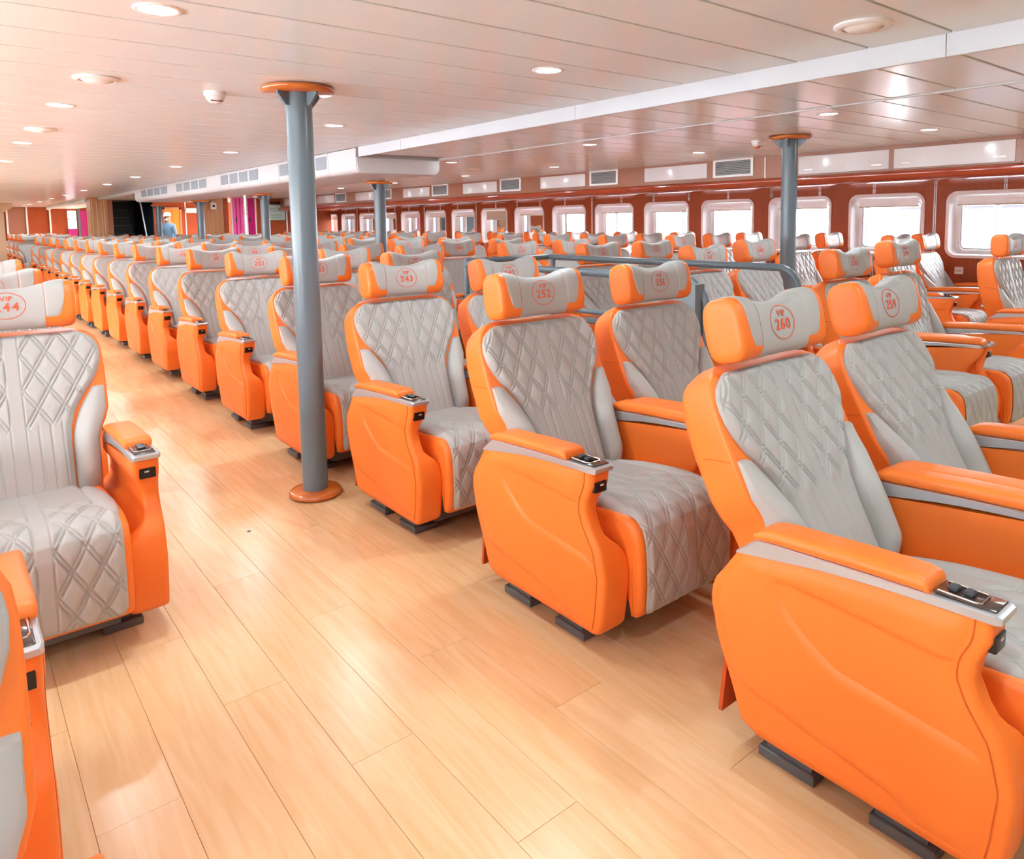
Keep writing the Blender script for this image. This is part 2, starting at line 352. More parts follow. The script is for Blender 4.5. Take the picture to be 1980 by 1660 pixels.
# far end of the cabin
wr = wallbox('wall_far', MAHOG, (6.85, XW, 20.2, 20.3, 0, CZ+.012), 'orange-brown end wall beside the first window')
for x in (7.66, 8.42): boxobj('panel_trim', STRIPW, (x, x+.035, 20.19, 20.2, 0, CZ), wr)
wm = wallbox('wall_far_middle', MAHOG, (3.9, 7.6, 24.0, 24.1, 0, CZ+.012), 'brown panelled wall behind the stair with an orange door')
for x in (5.95, 6.42): boxobj('panel_trim', STRIPW, (x, x+.03, 23.99, 24.0, 0, CZ), wm)
d1 = empty('door_1', (5.58, 23.98, 0)); tag(d1, 'orange double door in the far brown wall', 'door', kind='structure')
link('door_frame', MB().box(-.26, -.2, -.03, .0, 0, 1.98).box(.2, .26, -.03, 0, 0, 1.98).box(-.26, .26, -.03, 0, 1.92, 1.98).mesh('door_frame', WOODL, smooth=False), d1)
for sx in (-1, 1):
    lf = link('door_leaf', MB().box(min(0, sx*.2)+.003, max(0, sx*.2)-.003, -.02, 0, 0, 1.92).mesh('door_leaf', DOORO, smooth=False), d1)
    link('handle', MB().box(sx*.03-.008, sx*.03+.008, -.05, -.02, .95, 1.1).mesh('handle', CHROME, smooth=False), lf)
wl = wallbox('wall_far_left', MAHOG, (XL, 6, 30.6, 30.7, 0, CZ+.012), 'dark brown far wall at the end of the aisle')
boxobj('wall_panel', BULK, (1.93, 2.42, 30.58, 30.6, 0, CZ), wl)
for x in (1.87, 2.43, 3.11): boxobj('panel_trim', STRIPW, (x, x+.05, 30.55, 30.6, 0, CZ), wl)
w99 = empty('window_99', (3.79, 30.55, 0)); tag(w99, 'bright frosted window beside a purple door at the aisle end', 'window', kind='structure')
link('lit_pane', MB().box(-.13, .13, -.02, 0, 1.37, 2.0).mesh('lit_pane', mat('daylit_frosted_glass', (.9, .95, 1, 1), .4, emis=((.95, .98, 1, 1), 2.2)), smooth=False), w99)
link('frame', MB().box(-.15, -.13, -.03, 0, 1.35, 2.02).box(.13, .15, -.03, 0, 1.35, 2.02).box(-.13, .13, -.03, 0, 1.35, 1.37).box(-.13, .13, -.03, 0, 1.70, 1.73).mesh('frame', PAINT, smooth=False), w99)
link('lower_panel', MB().box(-.15, .15, -.02, 0, 0, 1.35).mesh('lower_panel', PURPLE, smooth=False), w99)
d2 = empty('door_2', (4.17, 30.55, 0)); tag(d2, 'purple film-covered door at the aisle end', 'door', kind='structure')
link('leaf', MB().box(-.12, .12, -.03, 0, 0, 2.0).mesh('leaf', PURPLE, smooth=False), d2); link('jamb', MB().box(-.2, -.13, -.05, 0, 0, CZ).box(.13, .18, -.05, 0, 0, CZ).mesh('jamb', PAINT, smooth=False), d2); link('handle', MB().box(.05, .07, -.06, -.03, .95, 1.15).mesh('handle', BLACK, smooth=False), d2)
wallbox('wall_near', MAHOG, (XL, XW, YN-.1, YN, 0, CZ+.012), 'brown wall behind the camera')

# ------------------------------------------------------------------ overhead duct, pillars, ceiling fittings
def build_duct():
    x0, x1, z0, ya, yb, zt = 3.06, 3.96, 1.905, 6.27, 15.95, CZ-.004
    d = empty('overhead_air_duct', (3.5, ya, z0)); tag(d, 'long white overhead air duct with rounded lower edges and grey filter panels', 'air duct')
    ox, oy, oz = 3.5, ya, z0
    def prof(ins=0):
        p = [(x1-ins, zt), (x0+ins, zt)]; r = .068
        for k in range(7): a = math.radians(180+90*k/6); p.append((x0+ins+r+r*math.cos(a), z0+ins+r+r*math.sin(a)))
        for k in range(7): a = math.radians(270+90*k/6); p.append((x1-ins-r+r*math.cos(a), z0+ins+r+r*math.sin(a)))
        return p
    def seg(y0, y1, name): return link(name, MB().loft([[(x-ox, y-oy, z-oz) for x, z in prof()] for y in (y0, y1)]).mesh(name, DUCTW, angle=40), d)
    link('end_cap', MB().loft([[(x-ox, y-oy, min(z, CZ2-.008)-oz) for x, z in prof(.004)] for y in (ya-.016, ya-.001)]).mesh('end_cap', PANELW, angle=40), d)
    edges = [(ya, 6.89, 0), (6.89, 8.24, 4), (8.24, 8.88, 0), (8.88, 10.43, 4), (10.43, 11.05, 0), (11.05, 12.8, 4), (12.8, 13.35, 0), (13.35, 15.4, 4), (15.4, yb, 0)]
    for y0, y1, n in edges:
        if not n: seg(y0+.003, y1-.003, 'duct_section'); continue
        w = (y1-y0)/n
        for k in range(n):
            s = seg(y0+k*w+.003, y0+(k+1)*w-.003, 'duct_section')
            link('filter_panel', MB().box(x0-.004-ox, x0+.002-ox, y0+k*w+.04-oy, y0+(k+1)*w-.04-oy, z0+.075-oz, zt-.028-oz).mesh('filter_panel', DUCTG, smooth=False), s)
build_duct()

def pillar(x, y, ztop, label, r=.066, cr=.180):
    p = empty('steel_pillar', (x, y, 0)); tag(p, label, 'pillar')
    link('shaft', MB().cyl(0, 0, 0.0, ztop, r, n=40).mesh('shaft', PAINT), p)
    link('base_collar', MB().lathe(0, 0, [(r+.001, .002), (.125, .002), (.138, .012), (.138, .02), (.126, .032), (.10, .038), (r+.001, .038)], 48).mesh('base_collar', VARN, angle=60), p)
    link('top_collar', MB().lathe(0, 0, [(r+.001, ztop-.001), (cr-.015, ztop-.001), (cr, ztop-.008), (cr+.002, ztop-.02), (cr-.008, ztop-.032), (r+.001, ztop-.034)], 48).mesh('top_collar', VARN, angle=60), p)
    for a in (20, 110, 200, 290):
        c, s = math.cos(math.radians(a)), math.sin(math.radians(a)); mb = MB(); t = .006
        pr = [(r-.004, ztop-.03), (r+.07, ztop-.03), (r+.068, ztop-.045), (r+.018, ztop-.098), (r-.004, ztop-.098)]
        mb.loft([[(c*q-s*e, s*q+c*e, z) for q, z in pr] for e in (-t, t)]); link('bracket', mb.mesh('bracket', PAINT, smooth=False), p)
pillar(1.478, 3.655, CZ, 'blue-grey steel pillar with orange collars standing in the aisle by the chairs')
pillar(5.79, 3.50, CZ, 'blue-grey steel pillar with orange collar standing before the windows')
pillar(3.91, 7.45, 1.905, 'blue-grey steel pillar under the near end of the white duct', cr=.15)
for x, y in ((3.91, 11.16), (3.91, 14.66), (3.91, 18.0)):
    pillar(x, y, 1.905, {11.16: 'blue-grey steel pillar under the duct in front of the pink panels', 14.66: 'blue-grey steel pillar under the middle of the white duct', 18.0: 'blue-grey steel pillar beside the person and the dark stair'}[y], cr=.15)

def downlight(x, y, i):
    d = empty('downlight', (x, y, CZ)); where = '%s beyond the aisle pillar' % ['first', 'second', 'third', 'fourth', 'fifth', 'sixth', 'seventh', 'eighth', 'ninth', 'tenth', 'eleventh'][i-3] if i > 2 else ['well behind the nearest seats', 'level with the nearest seats', 'just before the aisle pillar'][i]
    tag(d, 'round downlight over %s, %s' % ({-1.35: 'the left block', .60: 'the edge of the aisle', 2.25: 'the aisle block of seats', 4.77: 'the stair side seats', 6.38: 'the gap before the window block'}[x], where), 'ceiling light', 'recessed downlights')
    link('ring', DL_RING, d); link('lens', DL_LENS, d)
    l = bpy.data.lights.new('downlight_lamp', 'AREA'); l.shape = 'DISK'; l.size = .11; l.energy = LAMP_W; l.color = (.79, .94, 1.0)
    o = bpy.data.objects.new('downlight_lamp', l); COL.objects.link(o); o.parent = d; o.location = (0, 0, -.009)
DL_RING = MB().lathe(0, 0, [(.058, .004), (.075, .003), (.075, -.002), (.068, -.006), (.058, -.004)], 32, cap=False).mesh('ring', STRIPW, angle=60)
DL_LENS = MB().lathe(0, 0, [(.0585, .002), (.0585, -.003), (.04, -.005)], 32).mesh('lens', LENS, angle=60)
YS = [-2.05, .28, 2.6, 4.93, 7.27, 9.35, 11.6, 13.8, 16.3, 18.9, 21.3, 24.0, 26.8, 28.8]
for y in YS:
    for x in (-1.35, .60, 2.25, 4.77, 6.38):
        if y > 23 and x not in (.60, 2.25): continue
        if x == 4.77 and y == 18.9: continue
        downlight(x, y, YS.index(y))

def ceiling_vent(x, y, label):
    v = empty('ceiling_vent', (x, y, CZ)); tag(v, label, 'ceiling vent')
    link('ring', MB().lathe(0, 0, [(.07, .001), (.098, .001), (.10, -.006), (.085, -.016), (.07, -.012)], 40, cap=False).mesh('ring', STRIPW, angle=50), v)
    link('disc', MB().lathe(0, 0, [(.069, .0), (.069, -.009), (.05, -.02), (.02, -.024)], 40).mesh('disc', STRIPW, angle=50), v)
ceiling_vent(.63, 3.95, 'round white ceiling vent beside the smoke detector'); ceiling_vent(2.665, 1.33, 'round white ceiling vent next to the white cover strip')
ceiling_vent(.62, 6.2, 'round white ceiling vent far along the left ceiling'); ceiling_vent(5.6, 8.0, 'round white ceiling vent beyond the white duct')
def detector(x, y, label, led):
    s = empty('smoke_detector', (x, y, CZ)); tag(s, label, 'smoke detector')
    link('base', MB().lathe(0, 0, [(.055, .001), (.055, -.018), (.05, -.022)], 32).mesh('base', STRIPW, angle=40), s)
    link('sensor_head', MB().lathe(0, 0, [(.046, -.0215), (.046, -.034), (.030, -.052), (.012, -.056)], 32).mesh('sensor_head', STRIPW, angle=40), s)
    link('sensor_slot', MB().box(-.03, .03, -.034, -.024, -.05, -.046).mesh('sensor_slot', BLACK, smooth=False), s)
    if led: link('orange_cap', MB().lathe(0, 0, [(.03, -.052), (.026, -.066), (.01, -.072)], 24).mesh('orange_cap', VARN), s)
detector(1.18, 4.03, 'white smoke detector on the ceiling near the aisle pillar', False); detector(5.89, 3.89, 'white detector with an orange tip near the window-side pillar', True)

# ------------------------------------------------------------------ stair railing
def build_railing():
    r = empty('stair_railing', (3.59, 3.6, 0)); tag(r, 'blue-grey tubular handrail round the stair opening between the seats', 'railing')
    O = Vector((3.59, 3.6, 0)); P = lambda *a: [tuple(Vector(q)-O) for q in a]
    def arc(x, y, z, rad, n=7):  # from horizontal at (y+?) bending down towards -Y
        return [(x, y-rad*math.sin(math.radians(90*k/n)), z-rad+rad*math.cos(math.radians(90*k/n))) for k in range(n+1)]
    zt = 1.13
    link('top_rail', MB().tube(P((4.06, 4.70, zt), (4.06, 4.0, zt), (4.06, 3.0, zt), *arc(4.06, 2.52, zt, .14), (4.06, 2.38, .5), (4.06, 2.38, .0)), .024, 14).mesh('top_rail', PAINT), r)
    link('end_rail', MB().tube(P((3.20, 4.72, zt), (3.6, 4.72, zt), (4.07, 4.72, zt)), .024, 14).mesh('end_rail', PAINT), r)
    link('side_rail', MB().tube(P((3.20, 4.70, zt-.02), (3.20, 3.5, zt-.02), *arc(3.20, 2.58, zt-.02, .17), (3.20, 2.41, .5), (3.20, 2.41, 0)), .024, 14).mesh('side_rail', PAINT), r)
    link('mid_rail', MB().tube(P((3.20, 4.70, .86), (3.20, 2.41, .86)), .018, 12).mesh('mid_rail', PAINT), r); link('mid_rail', MB().tube(P((4.06, 4.70, .62), (4.06, 2.38, .62)), .018, 12).mesh('mid_rail', PAINT), r)
    for x, y in ((4.06, 4.66), (3.20, 4.70)): link('post', MB().tube(P((x, y, 0), (x, y, zt)), .022, 12).mesh('post', PAINT), r)
    link('infill_plate', MB().box(3.125-O.x, 3.205-O.x, 2.43-O.y, 2.98-O.y, .12, 1.09).mesh('infill_plate', mat('light_grey_paint', (.20, .25, .28, 1), .4), smooth=False), r)
build_railing()

# ------------------------------------------------------------------ chair geometry (local: x centre, y 0 = arm front, +y to the back, z up)
FRONT = [(.100, .004), (.125, -.014), (.182, -.024), (.295, -.036), (.385, -.015), (.42, .008), (.453, .030), (.504, .050), (.545, .045), (.595, .022), (.65, .018)]
FRONTP = [(.10, .17), (.25, .165), (.36, .15), (.45, .125), (.53, .085), (.58, .045), (.61, .03), (.65, .028)]
BACKL = [(.100, .53), (.112, .575), (.125, .60), (.23, .638), (.318, .677), (.40, .695), (.433, .699), (.497, .686), (.57, .65), (.65, .612)]
LOW = [(-.1, .643), (.0, .643), (.2, .634), (.35, .622), (.5, .598), (.617, .579), (.8, .56)]
UP = [(-.1, .661), (.0, .661), (.3, .648), (.552, .632), (.617, .581), (.8, .57)]
def zmap(zs, y): return zs if zs < .45 else .45+(zs-.45)/(.643-.45)*(interp(y, LOW)-.45)
def arm_body(ctrl):
    sg = -1 if ctrl else 1; secs = []
    zsl = [.100, .108, .125, .16, .2, .25, .3, .34, .365, .385, .405, .425, .453, .48, .504, .525, .545, .57, .595, .62, .636, .643]
    fr = FRONT if ctrl else FRONTP
    for zs in zsl:
        if ctrl: w = interp(zs, [(.1, .118), (.12, .125), (.355, .125), (.385, .10), (.42, .06), (.5, .056), (.535, .062), (.585, .086), (.65, .088)])
        else: w = .082
        y0, y1 = interp(zs, fr), interp(zs, BACKL); ins = .008 if zs in (.100,) else 0
        xo = .364 if ctrl else .352
        xa, xb = sorted((sg*(xo-ins), sg*(xo-w+ins)))
        secs.append([(x, y, zmap(zs, y)) for x, y in rrect(xa, xb, y0+ins, y1-ins, .018, 4)])
    return MB().loft(secs)
def side_panel(sg, ctrl=True):
    P = []; fr = FRONT if ctrl else FRONTP; nz, ny = 44, 50
    for zi in np.linspace(.122, .640, nz):
        row = []
        y0, y1 = interp(zi, fr)+.036, interp(zi, BACKL)-.026
        for t in np.linspace(0, 1, ny):
            y = y0+(y1-y0)*t; z = zmap(zi, y)
            l1 = .515+.11*y-.02*(y/.5)**2; l2 = .352+.10*y+.32*max(0, y-.33)**1.3*3.2
            rec = .013*sstep(l1+.006, l1-.008, z)*sstep(l2-.022, l2+.022, z)*sstep(.52, .44, y)
            l3 = .135+.155*y
            rec += .010*sstep(l3+.010, l3-.012, z)*sstep(.15, .22, y)
            e = min(t*(y1-y0), (1-t)*(y1-y0), (zi-.122)*1.0+.004, (.640-zi)+.004)
            puff = .0075*sstep(0, .05, e)+.0004
            if t in (0.0, 1.0) or zi in (.122,): puff = -.002
            row.append((sg*(.364+puff-rec), y, z))
        P.append(row)
    m = MB().grid(P); m.open_ = True; return m
def seam_tube(sg, fr, off):
    pts = [(sg*.3652, interp(z, fr)+off, zmap(z, interp(z, fr)+off)) for z in np.linspace(.12, .64, 30)]
    return MB().tube(pts, .0016, 5)
def trim(sg, ctrl):
    y0 = .006 if ctrl else .022; ys = [y0, y0+.012, .08, .15, .22, .3, .38, .46, .52, .552, .585, .612]; secs = []; w = .092 if ctrl else .086; xo = .3668 if ctrl else .354
    for i, y in enumerate(ys):
        lo, up = interp(y, LOW)-.001, interp(y, UP)
        if i == 0: up -= .006
        a, b = sorted((sg*xo, sg*(xo-w)))
        if i == 0: a += .006; b -= .006
        secs.append([(a, y, lo), (b, y, lo), (b, y, up-.003), (b-.004, y, up), (a+.004, y, up), (a, y, up-.003)])
    return MB().loft(secs)
def pad(sg, ctrl):
    ya = .140 if ctrl else .018; ys = [ya, ya+.004, ya+.012, ya+.03, ya+.06, .2, .3, .4, .48, .52, .545, .56]; secs = []
    for y in ys:
        e = min(1, math.sqrt(max(0, 1-(1-min(1, (y-ya)/.03+.0))**2))) if y < ya+.03 else 1
        base = interp(y, UP)-.001 if y < .55 else interp(.55, UP)-.002; h = (.010+.025*e) if ctrl else (.012+.030*e)
        if y > .5: h *= 1-.5*((y-.5)/.06)**2
        w = (.091/2+.004) if ctrl else .042; c = sg*(.321 if ctrl else .311); ww = w*(.90+.10*e)
        p = []
        for px, pz in rrect(-ww, ww, 0, h, min(.018, h*.48), 4): p.append((c+px, y, base+pz))
        secs.append(p)
    return MB().loft(secs)
def superprof(inset):  # closed seat cushion outline in (y,z)
    return [(.56, .405), (.5, .440), (.4, .452), (.28, .462), (.15, .472), (.06, .478), (.0, .476), (-.04, .464), (-.066, .440), (-.078, .40), (-.084, .33), (-.086, .25), (-.080, .185), (-.070, .155), (-.052, .140), (-.03, .142), (-.015, .20), (-.005, .30), (.03, .335), (.2, .34), (.56, .34)]
def seat_cushion():
    base = superprof(0); cy = sum(p[0] for p in base)/len(base); secs = []
    P = np.array(base); nrm = []
    for i in range(len(P)):
        t = P[(i+1) % len(P)]-P[i-1]; nn = np.array([t[1], -t[0]]); nrm.append(nn/np.linalg.norm(nn))
    nrm = np.array(nrm)
    if (np.roll(P, -1, 0)[:, 0]*P[:, 1]-P[:, 0]*np.roll(P, -1, 0)[:, 1]).sum() < 0: nrm = nrm
    # make the normals point outwards
    area = .5*np.sum(P[:, 0]*np.roll(P[:, 1], -1)-np.roll(P[:, 0], -1)*P[:, 1])
    if area < 0: nrm = -nrm
    for x, ins in ((-.246, .022), (-.243, .010), (-.235, .003), (-.22, 0), (0, 0), (.22, 0), (.235, .003), (.243, .010), (.246, .022)):
        Q = P-nrm*ins; secs.append([(x, y, z) for y, z in Q])
    return MB().loft(secs)
def quilt(ax, s, aw, ah, phase=0.0, dbl=.0060, gw=.0030, dep=.0052):
    g = 0.0; gm = math.sqrt(1/aw**2+1/ah**2); dm = 1.0
    for v in (ax/aw+s/ah+phase, ax/aw-s/ah+phase):
        d = abs(v-round(v))/gm; dm = min(dm, abs(d-dbl))
        g = max(g, math.exp(-((d-dbl)/gw)**2))
    return -dep*g+.0038*min(1.0, dm/.022)**.8
def seat_quilt(nx, ns):
    path = [(.50, .452), (.4, .459), (.28, .468), (.15, .478), (.06, .484), (.0, .482), (-.042, .470), (-.071, .444), (-.084, .402), (-.090, .33), (-.092, .25), (-.086, .185), (-.078, .156)]
    P = np.array(path); dl = np.r_[0, np.cumsum(np.linalg.norm(np.diff(P, axis=0), axis=1))]; Lt = dl[-1]
    rows = []
    for s in np.linspace(0, Lt, ns):
        y = np.interp(s, dl, P[:, 0]); z = np.interp(s, dl, P[:, 1]); y2 = np.interp(min(s+.02, Lt), dl, P[:, 0]); z2 = np.interp(min(s+.02, Lt), dl, P[:, 1]); y1 = np.interp(max(s-.02, 0), dl, P[:, 0]); z1 = np.interp(max(s-.02, 0), dl, P[:, 1])
        t = np.array([y2-y1, z2-z1]); t /= np.linalg.norm(t); n = np.array([t[1], -t[0]]);
        if n @ np.array([-.5, 1]) < 0: n = -n
        hw = interp(s/Lt, [(0, .16), (.35, .19), (.5, .222), (.97, .222), (1, .21)]); row = []
        for x in np.linspace(-hw, hw, nx):
            e = min(hw-abs(x), s, Lt-s); d = .010*sstep(-.004, .022, e)-.003*(e < 1e-6)
            fade = sstep(.26, .36, s)
            if abs(x) > .026: d += quilt(abs(x)-.026, s, .087, .150)*fade*sstep(.0, .015, e)
            for xs in (.024,): d -= .003*math.exp(-((abs(x)-xs)/.0028)**2)*sstep(0, .01, e)
            row.append((x, y+n[0]*d, z+n[1]*d))
        rows.append(row)
    m = MB().grid(rows); m.open_ = True; return m
def seat_bolster(sg):
    secs = []
    for t in np.linspace(0, 1, 15):
        y = -.02+.50*t; rr = max(.003, .030*math.sin(math.pi*min(1, max(0.02, t))**.75)**.5); x = sg*(.204-.02*t)
        z = interp(y, [(-.06, .452), (0, .474), (.1, .474), (.3, .462), (.5, .442)])
        secs.append([(x+.040*(rr/.03)*math.cos(a), y, z+rr*.85*math.sin(a)) for a in np.linspace(0, 2*math.pi, 14, endpoint=False)])
    return MB().loft(secs)
# backrest frame
HY, HZ = .47, .42; TH = math.radians(22.8)
def bk(x, h, n): # local to the hinge point
    return (x, h*math.sin(TH)-n*math.cos(TH), h*math.cos(TH)+n*math.sin(TH))
WSH = [(-.06, .235), (.0, .255), (.20, .262), (.235, .268), (.28, .292), (.33, .308), (.45, .311), (.55, .311), (.60, .305), (.635, .289), (.660, .262), (.675, .235), (.684, .205)]
def back_shell():
    secs = []
    for h in (-.06, -.02, .05, .12, .2, .235, .26, .28, .31, .33, .38, .45, .52, .56, .585, .60, .62, .635, .65, .660, .668, .675, .680, .684):
        w = interp(h, WSH); nb = -.160+.02*sstep(.45, .69, h); nf = -.006
        k = sstep(.65, .69, h); nf -= .030*k; nb += .035*k
        rf, rb = min(.014, (nf-nb)*.4), min(.05, (nf-nb)*.5); ring = []
        for cx, cn, a0, r in ((w-rf, nf-rf, 0, rf), (-w+rf, nf-rf, 90, rf), (-w+rb, nb+rb, 180, rb), (w-rb, nb+rb, 270, rb)):
            for q in range(6):
                a_ = math.radians(a0+18*q); ring.append(bk(cx+r*math.cos(a_), h, cn+r*math.sin(a_)))
        secs.append(ring)
    return MB().loft(secs)
WQ = [(-.03, .160), (.1, .163), (.2, .165), (.27, .172), (.32, .186), (.36, .206), (.40, .232), (.44, .262), (.48, .284), (.52, .297), (.56, .300), (.59, .296), (.615, .284), (.635, .264), (.648, .244), (.656, .224), (.660, .20), (.661, .18)]
def back_quilt(nx, nh):
    rows = []
    hs = np.r_[np.linspace(-.03, .60, nh-14, endpoint=False), np.linspace(.60, .661, 14)]
    for h in hs:
        w = interp(h, WQ); row = []
        for x in np.linspace(-w, w, nx):
            e = min(w-abs(x), .661-h); d = .006+.016*sstep(-.004, .026, e)-.022*(e < 1e-6)
            d += .012*sstep(.30, .10, h)*sstep(0, .05, e)     # lumbar swell
            d -= .006*(1-(abs(x)/.3)**2)*sstep(.3, .5, h)      # slight dish between the shoulders
            up = sstep(.255, .30, h-.10*abs(x)); ed = sstep(.0, .014, e)
            ax = abs(x)
            if ax > .026: d += quilt(ax-.026, h+.02, .087, .150)*up*ed
            for c in (.064, .102, .140):
                d -= .0042*math.exp(-((ax-c)/.0042)**2)*(1-up)*ed*sstep(.0, .08, h)
            d -= .0032*math.exp(-((ax-.024)/.0026)**2)*ed
            row.append(bk(x, h, d-.001))
        rows.append(row)
    m = MB().grid(rows); m.open_ = True; return m
def shell_seam(sg):
    return MB().tube([bk(sg*(interp(.42+.3*q, WSH)+.0002), .42+.3*q, n) for q, n in ((0, -.02), (.05, -.06), (.1, -.105))], .0016, 5)
def back_bolster(sg):
    rows = []; nh = 30
    for h in np.linspace(-.02, .425, nh):
        a = interp(h, WQ)+.004+.008*sstep(.2, .33, h)
        b = interp(h, [(-.02, .225), (.03, .25), (.20, .261), (.24, .270), (.28, .284), (.32, .299), (.43, .301)]); row = []
        for t in np.linspace(0, 1, 17):
            x = a+(b-a)*t; bul = math.sin(math.pi*(.08+.84*t))**.7; n = -.004+(.012+.056*sstep(.45, .18, h)*sstep(-.03, .08, h))*bul
            if t in (0, 1) or h in (-.02,) or h > .4249: n = -.016
            row.append(bk(sg*x, h, n))
        rows.append(row)
    m = MB().grid(rows); m.open_ = True; return m
# headrest
HC = (.728, 1.142); HT = math.radians(10)
def hA(x): return .077+.017*sstep(.04, .185, abs(x))
def hB(x): return .050+.017*sstep(.05, .185, abs(x))
HP = 3.3
def hZ(x): return -.7*(.094-hA(x))
def hpt(x, th, off=0.0, sc=1.0): # th measured from the front (towards -y) upwards
    c, s_ = math.cos(th), math.sin(th); A, B = (hA(x)+off)*sc, (hB(x)+off)*sc
    r = (abs(c)**HP+abs(s_)**HP)**(-1/HP); yf, z = -B*c*r, A*s_*r+hZ(x)
    # tilt
    y2 = yf*math.cos(HT)+z*math.sin(HT); z2 = z*math.cos(HT)-yf*math.sin(HT)
    return (x, HC[0]-HY+y2, HC[1]-HZ+z2)
def head_core(n=36):
    secs = []
    for x, sc in ((-.226, .62), (-.2255, .78), (-.222, .90), (-.217, .96), (-.210, .99), (-.200, 1), (-.17, 1), (-.15, 1), (-.125, 1), (-.09, 1), (-.05, 1), (0, 1), (.05, 1), (.09, 1), (.125, 1), (.15, 1), (.17, 1), (.200, 1), (.210, .99), (.217, .96), (.222, .90), (.2255, .78), (.226, .62)):
        secs.append([hpt(x, 2*math.pi*k/n, 0, sc) for k in range(n)])
    return MB().loft(secs)
def head_wrap(n=36):
    xs = [-.122, -.1215, -.10, -.07, -.035, 0, .035, .07, .10, .1215, .122]; offs = [-.002, .0018, .003, .003, .003, .003, .003, .003, .003, .0018, -.002]
    return MB().loft([[hpt(x, 2*math.pi*k/n, o) for k in range(n)] for x, o in zip(xs, offs)], cap=False)
def head_patch(sg):
    rows = []
    for t in np.linspace(0, 1, 14):
        x = .121+.074*t
        lo = -.62+1.3*max(0, (t-.45)/.55)**3; hi = 2.3-.9*max(0, (t-.6)/.4)**3; row = []
        for q in np.linspace(0, 1, 20):
            th = lo+(hi-lo)*q; e = min(t*.074, (1-t)*.074, q*(hi-lo)*.07, (1-q)*(hi-lo)*.07); o = .0014+.0012*sstep(0, .008, e)-.0030*(e < 1e-6)
            row.append(hpt(sg*x, th, o))
        rows.append(row)
    m = MB().grid(rows); m.open_ = True; return m
def front_pt(x, v, off=.0048): # v = height along the front surface from the centre
    A = hA(x)+.003; B = hB(x)+.003; q = min(.985, abs(v)/A); y = -(B*(1-q**HP)**(1/HP)+off-.003); z = v+hZ(x)
    y2 = y*math.cos(HT)+z*math.sin(HT); z2 = z*math.cos(HT)-y*math.sin(HT)
    return (x, HC[0]-HY+y2, HC[1]-HZ+z2)
GLYPH = {}
def glyph(ch):
    if ch in GLYPH: return GLYPH[ch]
    cu = bpy.data.curves.new('g', 'FONT'); cu.body = ch; cu.size = 1; cu.resolution_u = 3; cu.fill_mode = 'FRONT'; cu.offset = .016
    o = bpy.data.objects.new('g', cu); COL.objects.link(o); dg = bpy.context.evaluated_depsgraph_get(); oe = o.evaluated_get(dg); me = oe.to_mesh()
    bm = bmesh.new(); bm.from_mesh(me); adv = max((v.co.x for v in bm.verts), default=.3)
    for k in range(1, 8): bmesh.ops.bisect_plane(bm, geom=bm.verts[:]+bm.edges[:]+bm.faces[:], plane_co=(0, k*.1, 0), plane_no=(0, 1, 0))
    bm.verts.index_update(); v = [tuple(p.co) for p in bm.verts]; f = [tuple(p.index for p in q.verts) for q in bm.faces]
    mn = min(p[0] for p in v); v = [(p[0]-mn, p[1], 0) for p in v]; w = max(p[0] for p in v)
    bm.free(); oe.to_mesh_clear(); bpy.data.objects.remove(o); bpy.data.curves.remove(cu)
    GLYPH[ch] = (v, f, w); return GLYPH[ch]
def number_mesh(num):
    mb = MB(); mb.open_ = True
    def line(txt, size, vbase, bold):
        gs = [glyph(c) for c in txt]; gap = .13; tot = sum(g[2] for g in gs)+gap*(len(gs)-1); x = -tot/2
        for v, f, w in gs:
            mb.add([front_pt((x+p[0])*size, vbase+p[1]*size) for p in v], f); x += w+gap
    V0 = .014
    line('VIP', .027, V0+.015, 0); line(str(num), .046, V0-.024, 0)
    n = 44; ra, rb = .062, .052
    for i in range(n):
        a0, a1 = 2*math.pi*i/n, 2*math.pi*(i+1)/n
        mb.add([front_pt(k*ra*math.cos(a), V0-.003+k*rb*math.sin(a)) for a in (a0, a1) for k in (.955, 1.0)], [(0, 1, 3, 2)])
    return mb.mesh('seat_number', STITCH, smooth=False)

def xform(mb, mx=1, off=(0, 0, 0)):
    r = MB(); r.v = [(p[0]*mx+off[0], p[1]+off[1], p[2]+off[2]) for p in mb.v]; r.f = [q[::-1] for q in mb.f] if mx < 0 else list(mb.f); r.m = list(mb.m)
    if getattr(mb, 'open_', False): r.open_ = True
    return r
def control_bits():
    pl = MB().box(-.354, -.286, .018, .137, .6585, .6635, bev=.002)
    tr = MB().tube([(-.348, .13, .6645), (-.348, .062, .6645), (-.342, .048, .6645), (-.300, .048, .6645), (-.292, .056, .6645), (-.292, .13, .6645)], .0022, 6)
    sw = []
    for y in (.078, .108): sw.append(MB().box(-.334, -.306, y-.010, y+.010, .6625, .6735, bev=.003))
    us = MB().box(-.350, -.298, .017, .045, .572, .608, bev=.002)
    led = MB().box(-.328, -.314, .0155, .018, .594, .599)
    return pl, tr, sw, us, led
def base_bits():
    fr = MB().box(-.29, .29, .15, .27, .028, .055).box(-.29, .29, .43, .56, .028, .055).box(-.22, .22, .08, .56, .055, .34)
    feet = [MB().box(x0, x1, y0, y1, 0, .03, bev=.003) for x0, x1 in ((-.30, -.17), (.17, .30)) for y0, y1 in ((.13, .28), (.42, .58))]
    return fr, feet
def skirt(): return MB().loft([[(x, y, z) for y, z in ((.652, .33), (.664, .33), (.688, .086), (.676, .086))] for x in (-.33, 0, .33)])
def posts(): 
    m = MB()
    for x in (-.06, .06): m.tube([(x, HC[0]-HY+.012, HC[1]-HZ), (x, HC[0]-HY+.0, HC[1]-HZ-.16)], .007, 8)
    return m

